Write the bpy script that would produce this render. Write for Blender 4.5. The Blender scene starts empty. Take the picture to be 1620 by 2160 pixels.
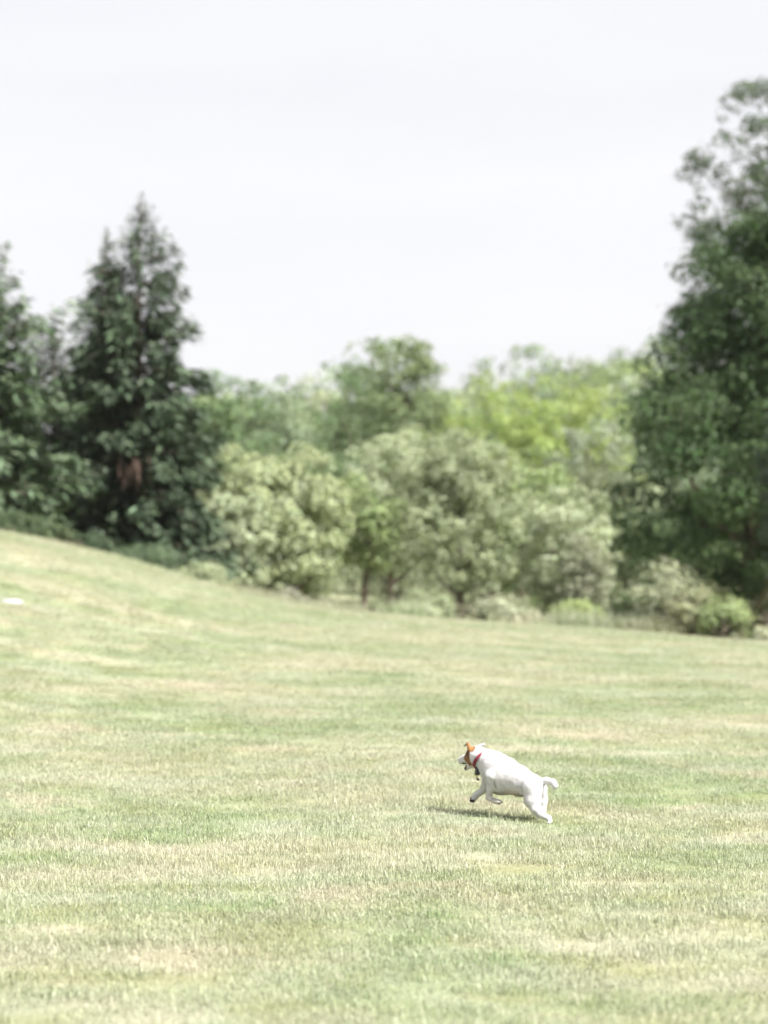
import bpy, math, random
import numpy as np

R = math.radians
scene = bpy.context.scene

# ------------------------------------------------------------------ camera
cam_data = bpy.data.cameras.new('camera')
cam = bpy.data.objects.new('camera', cam_data)
scene.collection.objects.link(cam)
scene.camera = cam
cam.location = (0, 0, 1.3)
cam.rotation_euler = (R(90 + 1.427), 0, 0)
cam_data.sensor_fit = 'VERTICAL'
cam_data.sensor_height = 36.0
cam_data.lens = 85.0
cam_data.clip_start = 0.1
cam_data.clip_end = 5000
cam_data.dof.use_dof = True
cam_data.dof.focus_distance = 10.9
cam_data.dof.aperture_fstop = 2.2

# ------------------------------------------------------------------ sky and sun
SUN_EL, SUN_AZ = 52.0, 37.0          # azimuth: degrees from +x towards the camera (-y)
sun_vec = (math.cos(R(SUN_EL)) * math.cos(R(SUN_AZ)), -math.cos(R(SUN_EL)) * math.sin(R(SUN_AZ)), math.sin(R(SUN_EL)))
world = bpy.data.worlds.new('World')
scene.world = world
world.use_nodes = True
nt = world.node_tree
nt.nodes.clear()
n_out = nt.nodes.new('ShaderNodeOutputWorld')
n_bg = nt.nodes.new('ShaderNodeBackground')
n_sky = nt.nodes.new('ShaderNodeTexSky')
n_sky.sky_type = 'NISHITA'
n_sky.sun_disc = False
n_sky.sun_elevation = R(SUN_EL)
n_sky.sun_rotation = math.atan2(sun_vec[0], sun_vec[1])
n_sky.dust_density = 3.0
n_sky.air_density = 1.0
# a thin even veil of high cloud over the whole dome, with faint streaks
n_tc = nt.nodes.new('ShaderNodeTexCoord')
n_map = nt.nodes.new('ShaderNodeMapping')
n_map.inputs['Scale'].default_value = (3.0, 3.0, 14.0)
n_map.inputs['Rotation'].default_value = (0, R(24), 0)
n_noise = nt.nodes.new('ShaderNodeTexNoise')
n_noise.inputs['Scale'].default_value = 1.6
n_noise.inputs['Detail'].default_value = 3
n_rng = nt.nodes.new('ShaderNodeMapRange')
n_rng.inputs['From Min'].default_value = 0.35
n_rng.inputs['From Max'].default_value = 0.7
n_rng.inputs['To Min'].default_value = 0.93
n_rng.inputs['To Max'].default_value = 0.985
n_mix = nt.nodes.new('ShaderNodeMix')
n_mix.data_type = 'RGBA'
n_mix.inputs['B'].default_value = (3.13, 3.12, 3.19, 1)
nt.links.new(n_tc.outputs['Generated'], n_map.inputs['Vector'])
nt.links.new(n_map.outputs['Vector'], n_noise.inputs['Vector'])
nt.links.new(n_noise.outputs['Fac'], n_rng.inputs['Value'])
nt.links.new(n_rng.outputs['Result'], n_mix.inputs['Factor'])
nt.links.new(n_sky.outputs['Color'], n_mix.inputs['A'])
n_veil = nt.nodes.new('ShaderNodeMapRange')
n_veil.inputs['From Min'].default_value = 0.3; n_veil.inputs['From Max'].default_value = 0.75
n_veil.inputs['To Min'].default_value = 0.975; n_veil.inputs['To Max'].default_value = 1.03
n_scl = nt.nodes.new('ShaderNodeVectorMath'); n_scl.operation = 'SCALE'
nt.links.new(n_noise.outputs['Fac'], n_veil.inputs['Value'])
nt.links.new(n_mix.outputs['Result'], n_scl.inputs[0]); nt.links.new(n_veil.outputs['Result'], n_scl.inputs['Scale'])
nt.links.new(n_scl.outputs[0], n_bg.inputs['Color'])
nt.links.new(n_bg.outputs['Background'], n_out.inputs['Surface'])
n_bg.inputs['Strength'].default_value = 0.1

sun_data = bpy.data.lights.new('sun', 'SUN')
sun = bpy.data.objects.new('sun', sun_data)
scene.collection.objects.link(sun)
sun_data.energy = 5.0
sun_data.angle = R(0.6)
sun_data.color = (1.0, 0.965, 0.915)
from mathutils import Vector
sun.rotation_euler = Vector(sun_vec).to_track_quat('Z', 'Y').to_euler()

scene.view_settings.view_transform = 'Standard'
scene.view_settings.look = 'None'
scene.view_settings.gamma = 1.0
scene.view_settings.use_curve_mapping = False
scene.view_settings.exposure = 1.6
scene.render.engine = 'CYCLES'
scene.cycles.use_denoising = True
scene.cycles.max_bounces = 6
scene.cycles.diffuse_bounces = 3
scene.cycles.transparent_max_bounces = 8
scene.cycles.use_adaptive_sampling = True
scene.cycles.adaptive_threshold = 0.02

COL = scene.collection

# ------------------------------------------------------------------ helpers
def tag(o, label=None, cat=None, group=None, kind=None):
    if label: o['label'] = label
    if cat: o['category'] = cat
    if group: o['group'] = group
    if kind: o['kind'] = kind
    return o

def empty(name, loc, rz=0.0):
    o = bpy.data.objects.new(name, None)
    o.empty_display_size = 0.2
    o.location = loc
    o.rotation_euler = (0, 0, rz)
    COL.objects.link(o)
    return o

def np_mesh(name, V, faces, smooth=False, attrs=None):
    """faces: (n,k) array, all the same length, or a list of such arrays"""
    if not isinstance(faces, list): faces = [faces]
    me = bpy.data.meshes.new(name)
    me.vertices.add(len(V))
    me.vertices.foreach_set('co', np.ascontiguousarray(V, dtype=np.float32).ravel())
    nl = sum(f.size for f in faces); npoly = sum(len(f) for f in faces)
    me.loops.add(nl)
    me.loops.foreach_set('vertex_index', np.concatenate([f.ravel() for f in faces]).astype(np.int32))
    me.polygons.add(npoly)
    starts, s = [], 0
    for f in faces:
        k = f.shape[1]
        starts.append(s + np.arange(len(f)) * k); s += f.size
    me.polygons.foreach_set('loop_start', np.concatenate(starts).astype(np.int32))
    me.polygons.foreach_set('use_smooth', np.full(npoly, smooth))
    for k, (dom, typ, val) in (attrs or {}).items():
        a = me.attributes.new(k, typ, dom)
        if typ == 'FLOAT_COLOR': a.data.foreach_set('color', np.ascontiguousarray(val, dtype=np.float32).ravel())
        elif typ == 'FLOAT_VECTOR': a.data.foreach_set('vector', np.ascontiguousarray(val, dtype=np.float32).ravel())
        elif typ == 'INT': a.data.foreach_set('value', np.ascontiguousarray(val, dtype=np.int32))
        else: a.data.foreach_set('value', np.ascontiguousarray(val, dtype=np.float32))
    me.update(calc_edges=True)
    return me

def add_obj(name, me, mat=None, parent=None, loc=None):
    o = bpy.data.objects.new(name, me)
    if mat is not None and not me.materials: me.materials.append(mat)
    COL.objects.link(o)
    if parent is not None: o.parent = parent
    if loc is not None: o.location = loc
    return o

def smooth01(t):
    t = np.clip(t, 0, 1)
    return t * t * (3 - 2 * t)

def unit(v):
    return v / np.maximum(np.linalg.norm(v, axis=-1, keepdims=True), 1e-9)

# value noise on a lattice, for crowns and outlines
def vnoise(p, seed=0):
    p = np.asarray(p, dtype=np.float64)
    i = np.floor(p).astype(np.int64); f = p - i; f = f * f * (3 - 2 * f)
    def h(a):
        n = a[..., 0] * 374761393 + a[..., 1] * 668265263 + a[..., 2] * 2147483647 + seed * 974711
        n = (n ^ (n >> 13)) * 1274126177
        n = n ^ (n >> 16)
        return (n & 0xFFFF) / 65535.0
    r = 0
    for dx in (0, 1):
        for dy in (0, 1):
            for dz in (0, 1):
                w = (f[..., 0] if dx else 1 - f[..., 0]) * (f[..., 1] if dy else 1 - f[..., 1]) * (f[..., 2] if dz else 1 - f[..., 2])
                r = r + w * h(i + np.array([dx, dy, dz]))
    return r

# ------------------------------------------------------------------ terrain
CX = np.array([-60, -30, -14, -6.67, -5.02, -3.38, -1.89, -.9, .49, 1.56, 4.04, 6.67, 14, 40, 80.])
CZ = np.array([5.2, 4.6, 3.3, 2.02, 1.65, 1.15, .74, .60, .49, .41, .287, .08, -.3, -.6, -.6])
_fx = np.linspace(-60, 80, 1401)
_k = np.exp(-np.linspace(-2, 2, 21) ** 2); _k /= _k.sum()
_fz = np.convolve(np.pad(np.interp(_fx, CX, CZ), 10, mode='edge'), _k, mode='valid')

def terrain(x, y):
    x = np.asarray(x, float); y = np.asarray(y, float)
    h = np.interp(x, _fx, _fz)
    ramp = smooth01((y - 8.0) / 35.0)
    z = h * ramp
    # beyond the brow of the lawn the ground dips, then climbs to a wooded hill
    dip = smooth01((y - 42.0) / 16.0) * 0.75
    back = smooth01((y - 44) / 30.0)
    z = z - dip
    z = z * (1 - back) + (0.75 + 0.10 * z) * back
    hill = 4.0 + 6.5 * smooth01((x + 18.0) / 45.0)
    z = z + hill * smooth01((y - 78.0) / 135.0)
    z = z - 30 * smooth01((y - 260.0) / 400.0)
    return z

def tz(x, y): return float(terrain(x, y))

# ------------------------------------------------------------------ materials
def new_mat(name):
    m = bpy.data.materials.new(name)
    m.use_nodes = True
    m.node_tree.nodes.clear()
    return m, m.node_tree, m.node_tree.nodes, m.node_tree.links

def mixc(nt, fac, a, b, blend='MIX'):
    n = nt.nodes.new('ShaderNodeMix'); n.data_type = 'RGBA'; n.blend_type = blend
    for key, v in (('Factor', fac), ('A', a), ('B', b)):
        if hasattr(v, 'is_linked') or hasattr(v, 'links'): nt.links.new(v, n.inputs[key])
        elif key == 'Factor': n.inputs[key].default_value = v
        else: n.inputs[key].default_value = (*v, 1) if len(v) == 3 else v
    return n.outputs['Result']

def noise(nt, vec, scale, detail=3, rough=.55, dist=0.0):
    n = nt.nodes.new('ShaderNodeTexNoise')
    n.inputs['Scale'].default_value = scale; n.inputs['Detail'].default_value = detail
    n.inputs['Roughness'].default_value = rough; n.inputs['Distortion'].default_value = dist
    nt.links.new(vec, n.inputs['Vector'])
    return n.outputs['Fac']

def rng(nt, v, a, b, c=0.0, d=1.0):
    n = nt.nodes.new('ShaderNodeMapRange')
    nt.links.new(v, n.inputs['Value'])
    for k, x in (('From Min', a), ('From Max', b), ('To Min', c), ('To Max', d)): n.inputs[k].default_value = x
    return n.outputs['Result']

GREEN = (0.176, 0.230, 0.104)
FRESH = (0.182, 0.264, 0.104)
STRAW = (0.475, 0.408, 0.320)
DULL = (0.225, 0.232, 0.096)
PALE = (0.345, 0.370, 0.272)

def lawn_colour(nt, k=1.0):
    """patchy summer lawn: fresh green, dull green, pale and straw-dry patches, in world space"""
    geo = nt.nodes.new('ShaderNodeNewGeometry')
    mp = nt.nodes.new('ShaderNodeMapping'); mp.inputs['Scale'].default_value = (0.75, 0.9, 0.0)
    mp.inputs['Rotation'].default_value = (0, 0, R(8))
    nt.links.new(geo.outputs['Position'], mp.inputs['Vector'])
    v = mp.outputs['Vector']
    a = rng(nt, noise(nt, v, 0.9, 4, .6, .3), .40, .62)
    b = rng(nt, noise(nt, v, 1.7, 4, .6, .2), .42, .64)
    c = rng(nt, noise(nt, v, 0.42, 4, .6, .4), .44, .66)
    d = rng(nt, noise(nt, v, 4.2, 3, .6), .40, .66)
    col = mixc(nt, a, GREEN, PALE)
    col = mixc(nt, rng(nt, b, 0, 1, 0, .55), col, FRESH)
    col = mixc(nt, rng(nt, c, 0, 1, 0, .68), col, STRAW)
    col = mixc(nt, rng(nt, d, 0, 1, 0, .35), col, PALE)
    e = rng(nt, noise(nt, v, 2.6, 3, .55, .3), .50, .68)
    col = mixc(nt, rng(nt, e, 0, 1, 0, .6), col, DULL)
    g = rng(nt, noise(nt, v, 1.15, 4, .6, .5), .55, .68)
    col = mixc(nt, rng(nt, g, 0, 1, 0, .6), col, STRAW)
    return col

def mat_ground():
    m, nt, N, Lk = new_mat('lawn_turf')
    out = N.new('ShaderNodeOutputMaterial'); p = N.new('ShaderNodeBsdfPrincipled')
    col = lawn_colour(nt)
    geo = N.new('ShaderNodeNewGeometry')
    f = noise(nt, geo.outputs['Position'], 38, 4, .7)
    col = mixc(nt, rng(nt, f, .3, .7, .1, .65), col, (.10, .10, .05))
    Lk.new(col, p.inputs['Base Color'])
    p.inputs['Roughness'].default_value = .9
    p.inputs['Specular IOR Level'].default_value = .15
    bp = N.new('ShaderNodeBump'); bp.inputs['Strength'].default_value = .8; bp.inputs['Distance'].default_value = .03
    Lk.new(f, bp.inputs['Height']); Lk.new(bp.outputs['Normal'], p.inputs['Normal'])
    Lk.new(p.outputs['BSDF'], out.inputs['Surface'])
    return m

def mat_blade(name, dry):
    m, nt, N, Lk = new_mat(name)
    out = N.new('ShaderNodeOutputMaterial'); p = N.new('ShaderNodeBsdfPrincipled')
    tr = N.new('ShaderNodeBsdfTranslucent'); mx = N.new('ShaderNodeMixShader')
    col = lawn_colour(nt)
    at = N.new('ShaderNodeAttribute'); at.attribute_name = 'tone'
    s = N.new('ShaderNodeSeparateColor'); Lk.new(at.outputs['Color'], s.inputs['Color'])
    # r: blade-to-blade dryness, g: brightness, b: height along the blade
    col = mixc(nt, rng(nt, s.outputs[0], .5, 1.0, 0, .85), col, (.52, .465, .39) if dry else (.45, .435, .36))
    oi = N.new('ShaderNodeObjectInfo')
    col = mixc(nt, rng(nt, oi.outputs['Random'], 0, 1, 0, .25), col, FRESH)
    br = rng(nt, s.outputs[1], 0, 1, .72, 1.3)
    vm = N.new('ShaderNodeVectorMath'); vm.operation = 'SCALE'
    Lk.new(col, vm.inputs[0]); Lk.new(br, vm.inputs['Scale'])
    Lk.new(vm.outputs[0], p.inputs['Base Color']); Lk.new(vm.outputs[0], tr.inputs['Color'])
    p.inputs['Roughness'].default_value = .42
    p.inputs['Specular IOR Level'].default_value = .32
    mx.inputs[0].default_value = .3
    Lk.new(p.outputs['BSDF'], mx.inputs[1]); Lk.new(tr.outputs['BSDF'], mx.inputs[2])
    Lk.new(mx.outputs[0], out.inputs['Surface'])
    return m

def mat_leaf(name, rough=.5, spec=.4, trans=.35):
    m, nt, N, Lk = new_mat(name)
    out = N.new('ShaderNodeOutputMaterial'); p = N.new('ShaderNodeBsdfPrincipled')
    tr = N.new('ShaderNodeBsdfTranslucent'); mx = N.new('ShaderNodeMixShader')
    oi = N.new('ShaderNodeObjectInfo')
    at = N.new('ShaderNodeAttribute'); at.attribute_name = 'tone'
    s = N.new('ShaderNodeSeparateColor'); Lk.new(at.outputs['Color'], s.inputs['Color'])
    # leaf-to-leaf variation: brightness and a shift to yellow
    hs = N.new('ShaderNodeHueSaturation')
    Lk.new(oi.outputs['Color'], hs.inputs['Color'])
    Lk.new(rng(nt, s.outputs[1], 0, 1, .47, .515), hs.inputs['Hue'])
    Lk.new(rng(nt, s.outputs[2], 0, 1, .75, 1.1), hs.inputs['Saturation'])
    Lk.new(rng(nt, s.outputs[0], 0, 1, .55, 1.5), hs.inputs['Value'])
    Lk.new(hs.outputs['Color'], p.inputs['Base Color'])
    tc = mixc(nt, .5, hs.outputs['Color'], (1.15, 1.2, .55), 'MULTIPLY')
    Lk.new(tc, tr.inputs['Color'])
    p.inputs['Roughness'].default_value = rough
    p.inputs['Specular IOR Level'].default_value = spec
    mx.inputs[0].default_value = trans
    Lk.new(p.outputs['BSDF'], mx.inputs[1]); Lk.new(tr.outputs['BSDF'], mx.inputs[2])
    Lk.new(mx.outputs[0], out.inputs['Surface'])
    return m

def mat_noise(name, c1, c2, scale=8, rough=.85, spec=.3, bump=.3, stretch=(1, 1, 1)):
    m, nt, N, Lk = new_mat(name)
    out = N.new('ShaderNodeOutputMaterial'); p = N.new('ShaderNodeBsdfPrincipled')
    tc = N.new('ShaderNodeTexCoord'); mp = N.new('ShaderNodeMapping'); mp.inputs['Scale'].default_value = stretch
    Lk.new(tc.outputs['Object'], mp.inputs['Vector'])
    f = noise(nt, mp.outputs['Vector'], scale, 4, .6)
    Lk.new(mixc(nt, rng(nt, f, .3, .7), c1, c2), p.inputs['Base Color'])
    p.inputs['Roughness'].default_value = rough; p.inputs['Specular IOR Level'].default_value = spec
    bp = N.new('ShaderNodeBump'); bp.inputs['Strength'].default_value = bump; bp.inputs['Distance'].default_value = .02
    Lk.new(f, bp.inputs['Height']); Lk.new(bp.outputs['Normal'], p.inputs['Normal'])
    Lk.new(p.outputs['BSDF'], out.inputs['Surface'])
    return m

M_TURF = mat_ground()
M_GRASS = mat_blade('green_blades', False)
M_DRY = mat_blade('dry_blades', True)
M_LEAF = mat_leaf('broad_leaves', .5, .16, .32)
M_NEEDLE = mat_leaf('spruce_needles', .55, .14, .06)
M_BARK = mat_noise('grey_brown_bark', (.07, .055, .042), (.16, .13, .10), 6, stretch=(3, 3, .6))
M_BARK_PALE = mat_noise('pale_bark', (.20, .17, .14), (.32, .28, .24), 6, stretch=(3, 3, .6))
M_DEAD = mat_noise('dead_needles', (.06, .04, .03), (.10, .065, .05), 9)
M_STONE = mat_noise('chalky_stone', (.27, .27, .27), (.36, .36, .355), 7)

# ------------------------------------------------------------------ the ground
def build_ground():
    def axis(segs):
        out = [np.array([segs[0][0]])]
        for a, b, n in segs: out.append(np.linspace(a, b, n + 1)[1:])
        return np.concatenate(out)
    xs = axis([(-900, -120, 14), (-120, -30, 30), (-30, 30, 160), (30, 120, 30), (120, 900, 14)])
    ys = axis([(-120, -10, 12), (-10, 90, 260), (90, 300, 70), (300, 2500, 22)])
    X, Y = np.meshgrid(xs, ys)
    Z = terrain(X, Y)
    near = (np.abs(X) < 60) & (Y < 120)
    P = np.stack([X * .35, Y * .35, np.zeros_like(X)], -1)
    Z = Z + np.where(near, (vnoise(P, 3) - .5) * .05 * smooth01((Y - 3) / 8) * smooth01((60 - np.abs(X)) / 30), 0)
    V = np.stack([X, Y, Z], -1).reshape(-1, 3)
    nx = len(xs); ny = len(ys)
    i = (np.arange(ny - 1)[:, None] * nx + np.arange(nx - 1)[None]).ravel()
    Fq = np.stack([i, i + 1, i + nx + 1, i + nx], -1)
    o = add_obj('lawn', np_mesh('lawn', V, Fq, True), M_TURF)
    tag(o, kind='structure')
    return o
build_ground()

def ground_z(x, y):
    P = np.stack([x * .35, y * .35, np.zeros_like(x)], -1)
    return terrain(x, y) + (vnoise(P, 3) - .5) * .05 * smooth01((y - 3) / 8)

# ------------------------------------------------------------------ grass blades
def blade_clumps(rg, nclump, nblade, rad, hmin, hmax, wid, lean):
    VV, FF, TT, CC = [], [], [], []
    base = 0
    for c in range(nclump):
        n = nblade
        a = rg.uniform(0, 2 * np.pi, n); r = rad * np.sqrt(rg.uniform(0, 1, n))
        root = np.stack([r * np.cos(a), r * np.sin(a), np.full(n, -.004)], -1)
        h = rg.uniform(hmin, hmax, n) * rg.choice([1, 1, 1, .65, 1.35], n)
        la = rg.uniform(0, 2 * np.pi, n); ll = np.abs(rg.normal(0, lean, n))
        dirn = np.stack([np.cos(la), np.sin(la), np.zeros(n)], -1)
        side = np.stack([-np.sin(la + rg.normal(0, .5, n)), np.cos(la), np.zeros(n)], -1)
        w = wid * rg.uniform(.6, 1.3, n)
        mid = root + dirn * (h * ll * .35)[:, None] + np.array([0, 0, 1]) * (h * .58)[:, None]
        tip = root + dirn * (h * ll)[:, None] + np.array([0, 0, 1]) * (h * np.sqrt(np.maximum(.12, 1 - .45 * ll ** 2)))[:, None]
        v = np.stack([root - side * w[:, None] * .5, root + side * w[:, None] * .5,
                      mid + side * w[:, None] * .42, mid - side * w[:, None] * .42, tip], 1)
        VV.append(v.reshape(-1, 3))
        b = base + np.arange(n) * 5
        FF.append((np.stack([b, b + 1, b + 2, b + 3], -1), np.stack([b + 3, b + 2, b + 4], -1)))
        tone = np.stack([np.repeat(rg.uniform(0, 1, n), 5), np.repeat(rg.uniform(0, 1, n), 5), np.tile([0, 0, .6, .6, 1], n), np.ones(n * 5)], -1)
        TT.append(tone); CC.append(np.full(n * 5, c))
        base += n * 5
    return np.concatenate(VV), np.concatenate([f[0] for f in FF]), np.concatenate([f[1] for f in FF]), np.concatenate(TT), np.concatenate(CC)

def grass_nodes():
    """own mesh = a few tufts (faces) + loose points; every tuft is picked at random for the points"""
    g = bpy.data.node_groups.new('scatter_tufts', 'GeometryNodeTree')
    g.interface.new_socket('Geometry', in_out='INPUT', socket_type='NodeSocketGeometry')
    g.interface.new_socket('Geometry', in_out='OUTPUT', socket_type='NodeSocketGeometry')
    N, Lk = g.nodes, g.links
    gi, go = N.new('NodeGroupInput'), N.new('NodeGroupOutput')
    def attr(name, typ):
        n = N.new('GeometryNodeInputNamedAttribute'); n.data_type = typ; n.inputs['Name'].default_value = name
        return n.outputs['Attribute']
    sep = N.new('GeometryNodeSeparateGeometry'); sep.domain = 'POINT'
    cmp_ = N.new('FunctionNodeCompare'); cmp_.data_type = 'INT'; cmp_.operation = 'LESS_THAN'
    Lk.new(attr('clump', 'INT'), cmp_.inputs[2]); cmp_.inputs[3].default_value = 0
    Lk.new(gi.outputs[0], sep.inputs['Geometry']); Lk.new(cmp_.outputs[0], sep.inputs['Selection'])
    spl = N.new('GeometryNodeSplitToInstances'); spl.domain = 'POINT'
    Lk.new(sep.outputs['Inverted'], spl.inputs['Geometry']); Lk.new(attr('clump', 'INT'), spl.inputs['Group ID'])
    iop = N.new('GeometryNodeInstanceOnPoints')
    Lk.new(sep.outputs['Selection'], iop.inputs['Points']); Lk.new(spl.outputs['Instances'], iop.inputs['Instance'])
    iop.inputs['Pick Instance'].default_value = True
    Lk.new(attr('pick', 'INT'), iop.inputs['Instance Index'])
    Lk.new(attr('spin', 'FLOAT_VECTOR'), iop.inputs['Rotation'])
    Lk.new(attr('size', 'FLOAT_VECTOR'), iop.inputs['Scale'])
    Lk.new(iop.outputs['Instances'], go.inputs[0])
    return g
GN_TUFTS = grass_nodes()

def scatter_obj(name, rg, clumps, pts, size, mat, label, cat):
    V, Q, T, tone, cid = clumps
    n = len(pts); nv = len(V)
    allV = np.concatenate([V, pts])
    ncl = cid.max() + 1
    spin = np.zeros((nv + n, 3)); spin[nv:, 2] = rg.uniform(0, 2 * np.pi, n); spin[nv:, :2] = rg.normal(0, .06, (n, 2))
    siz = np.ones((nv + n, 3)); siz[nv:] = size
    tn = np.zeros((nv + n, 4)); tn[:nv] = tone
    me = np_mesh(name, allV, [Q, T], False, {
        'clump': ('POINT', 'INT', np.concatenate([cid, np.full(n, -1)])),
        'pick': ('POINT', 'INT', np.concatenate([np.zeros(nv), rg.integers(0, ncl, n)])),
        'spin': ('POINT', 'FLOAT_VECTOR', spin), 'size': ('POINT', 'FLOAT_VECTOR', siz),
        'tone': ('POINT', 'FLOAT_COLOR', tn)})
    o = add_obj(name, me, mat)
    md = o.modifiers.new('tufts', 'NODES'); md.node_group = GN_TUFTS
    tag(o, label, cat, kind='stuff')
    return o

def lawn_points(rg, dens0):
    """points over the mown lawn in front of the camera, thinning with distance"""
    P, S = [], []
    for y0, y1, d, s in ((5.2, 10, 1.0, 1.0), (10, 16, .95, 1.0), (16, 24, .62, 1.2), (24, 34, .42, 1.45), (34, 46, .3, 1.7)):
        xm = .165 * y1 + 2.9
        n = int(d * dens0 * (y1 - y0) * 2 * xm)
        x = rg.uniform(-xm, xm, n); y = rg.uniform(y0, y1, n)
        k = np.abs(x) < .165 * y + 2.7
        x, y = x[k], y[k]
        P.append(np.stack([x, y, ground_z(x, y)], -1)); S.append(np.full(len(x), s))
    return np.concatenate(P), np.concatenate(S)

def build_grass():
    rg = np.random.default_rng(5)
    P, S = lawn_points(rg, 95)
    nse = vnoise(np.stack([P[:, 0] * .9, P[:, 1] * 1.3, P[:, 0] * 0], -1), 11)
    ht = .6 + .65 * nse ** 1.5 + 2.2 * np.maximum(0, vnoise(np.stack([P[:, 0] * 3.1, P[:, 1] * 3.1, P[:, 0] * 0], -1), 14) - .78)
    size = np.stack([S * rg.uniform(.85, 1.2, len(S)), S * rg.uniform(.85, 1.2, len(S)), ht * rg.uniform(.8, 1.25, len(S)) * np.sqrt(S)], -1)
    scatter_obj('lawn_grass', rg, blade_clumps(rg, 5, 125, .125, .013, .034, .0024, .85), P, size, M_GRASS, 'short mown green grass blades covering the sloping lawn', 'grass')
    P, S = lawn_points(rg, 55)
    nse = vnoise(np.stack([P[:, 0] * .6 + 40, P[:, 1] * .9, P[:, 0] * 0], -1), 21) * .6 + vnoise(np.stack([P[:, 0] * 2.1, P[:, 1] * 2.6 + 9, P[:, 0] * 0], -1), 22) * .4
    k = nse + rg.uniform(-.12, .12, len(nse)) > .485
    P, S, nse = P[k], S[k], nse[k]
    size = np.stack([S, S, rg.uniform(.7, 1.25, len(S)) * np.sqrt(S)], -1)
    scatter_obj('dry_grass', rg, blade_clumps(rg, 4, 95, .14, .012, .034, .0022, 1.05), P, size, M_DRY, 'dry straw coloured grass blades mixed into the lawn in patches', 'dry grass')
build_grass()

def build_fringe():
    rg = np.random.default_rng(15)
    n = 900
    x = rg.uniform(-4, 9.5, n); y = 43.2 + rg.uniform(0, 1, n) ** 1.5 * 6 + .15 * np.sin(x * 2.1)
    k = vnoise(np.stack([x * .8, y * .5, x * 0], -1), 31) > np.where(x < 0, .62, .42)
    x, y = x[k], y[k]
    P = np.stack([x, y, terrain(x, y)], -1)
    s = rg.uniform(.6, 1.3, len(x)) * np.where(x < 0, .6, 1.0)
    scatter_obj('tall_grass', rg, blade_clumps(rg, 4, 70, .2, .12, .34, .012, .5), P, np.stack([s, s, s], -1), M_GRASS, 'taller unmown grass along the foot of the trees at the lawn edge', 'tall grass')
build_fringe()

# ------------------------------------------------------------------ trees
def tube(pts, rad, ns=7):
    pts = np.asarray(pts, float); n = len(pts)
    t = np.gradient(pts, axis=0); t = unit(t)
    ref = np.where(np.abs(t[:, 2:3]) > .9, np.array([[1., 0, 0]]), np.array([[0, 0, 1.]]))
    a = unit(np.cross(t, ref)); b = np.cross(t, a)
    ang = np.arange(ns) / ns * 2 * np.pi
    V = pts[:, None] + (a[:, None] * np.cos(ang)[None, :, None] + b[:, None] * np.sin(ang)[None, :, None]) * np.asarray(rad)[:, None, None]
    i = np.arange(n - 1)[:, None] * ns; j = np.arange(ns)[None]; jn = (j + 1) % ns
    Fq = np.stack([i + j, i + jn, i + ns + jn, i + ns + j], -1).reshape(-1, 4)
    return V.reshape(-1, 3), Fq

class Joiner:
    def __init__(s): s.V, s.F, s.n = [], [], 0
    def add(s, V, F): s.V.append(V); s.F.append(F + s.n); s.n += len(V)
    def mesh(s, name, smooth=True): return np_mesh(name, np.concatenate(s.V), np.concatenate(s.F), smooth)

def leaf_quads(rg, C, Nrm, size, aspect=.62):
    """one bent four-cornered leaf for every centre"""
    n = len(C)
    up = unit(rg.normal(0, 1, (n, 3)))
    a = unit(np.cross(Nrm, up)); b = np.cross(Nrm, a)
    s = size[:, None]
    fold = Nrm * s * .12
    V = np.stack([C - a * s * .5, C - b * s * aspect * .5 + fold, C + a * s * .5, C + b * s * aspect * .5 + fold], 1).reshape(-1, 3)
    return V, np.arange(n * 4).reshape(-1, 4)

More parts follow.
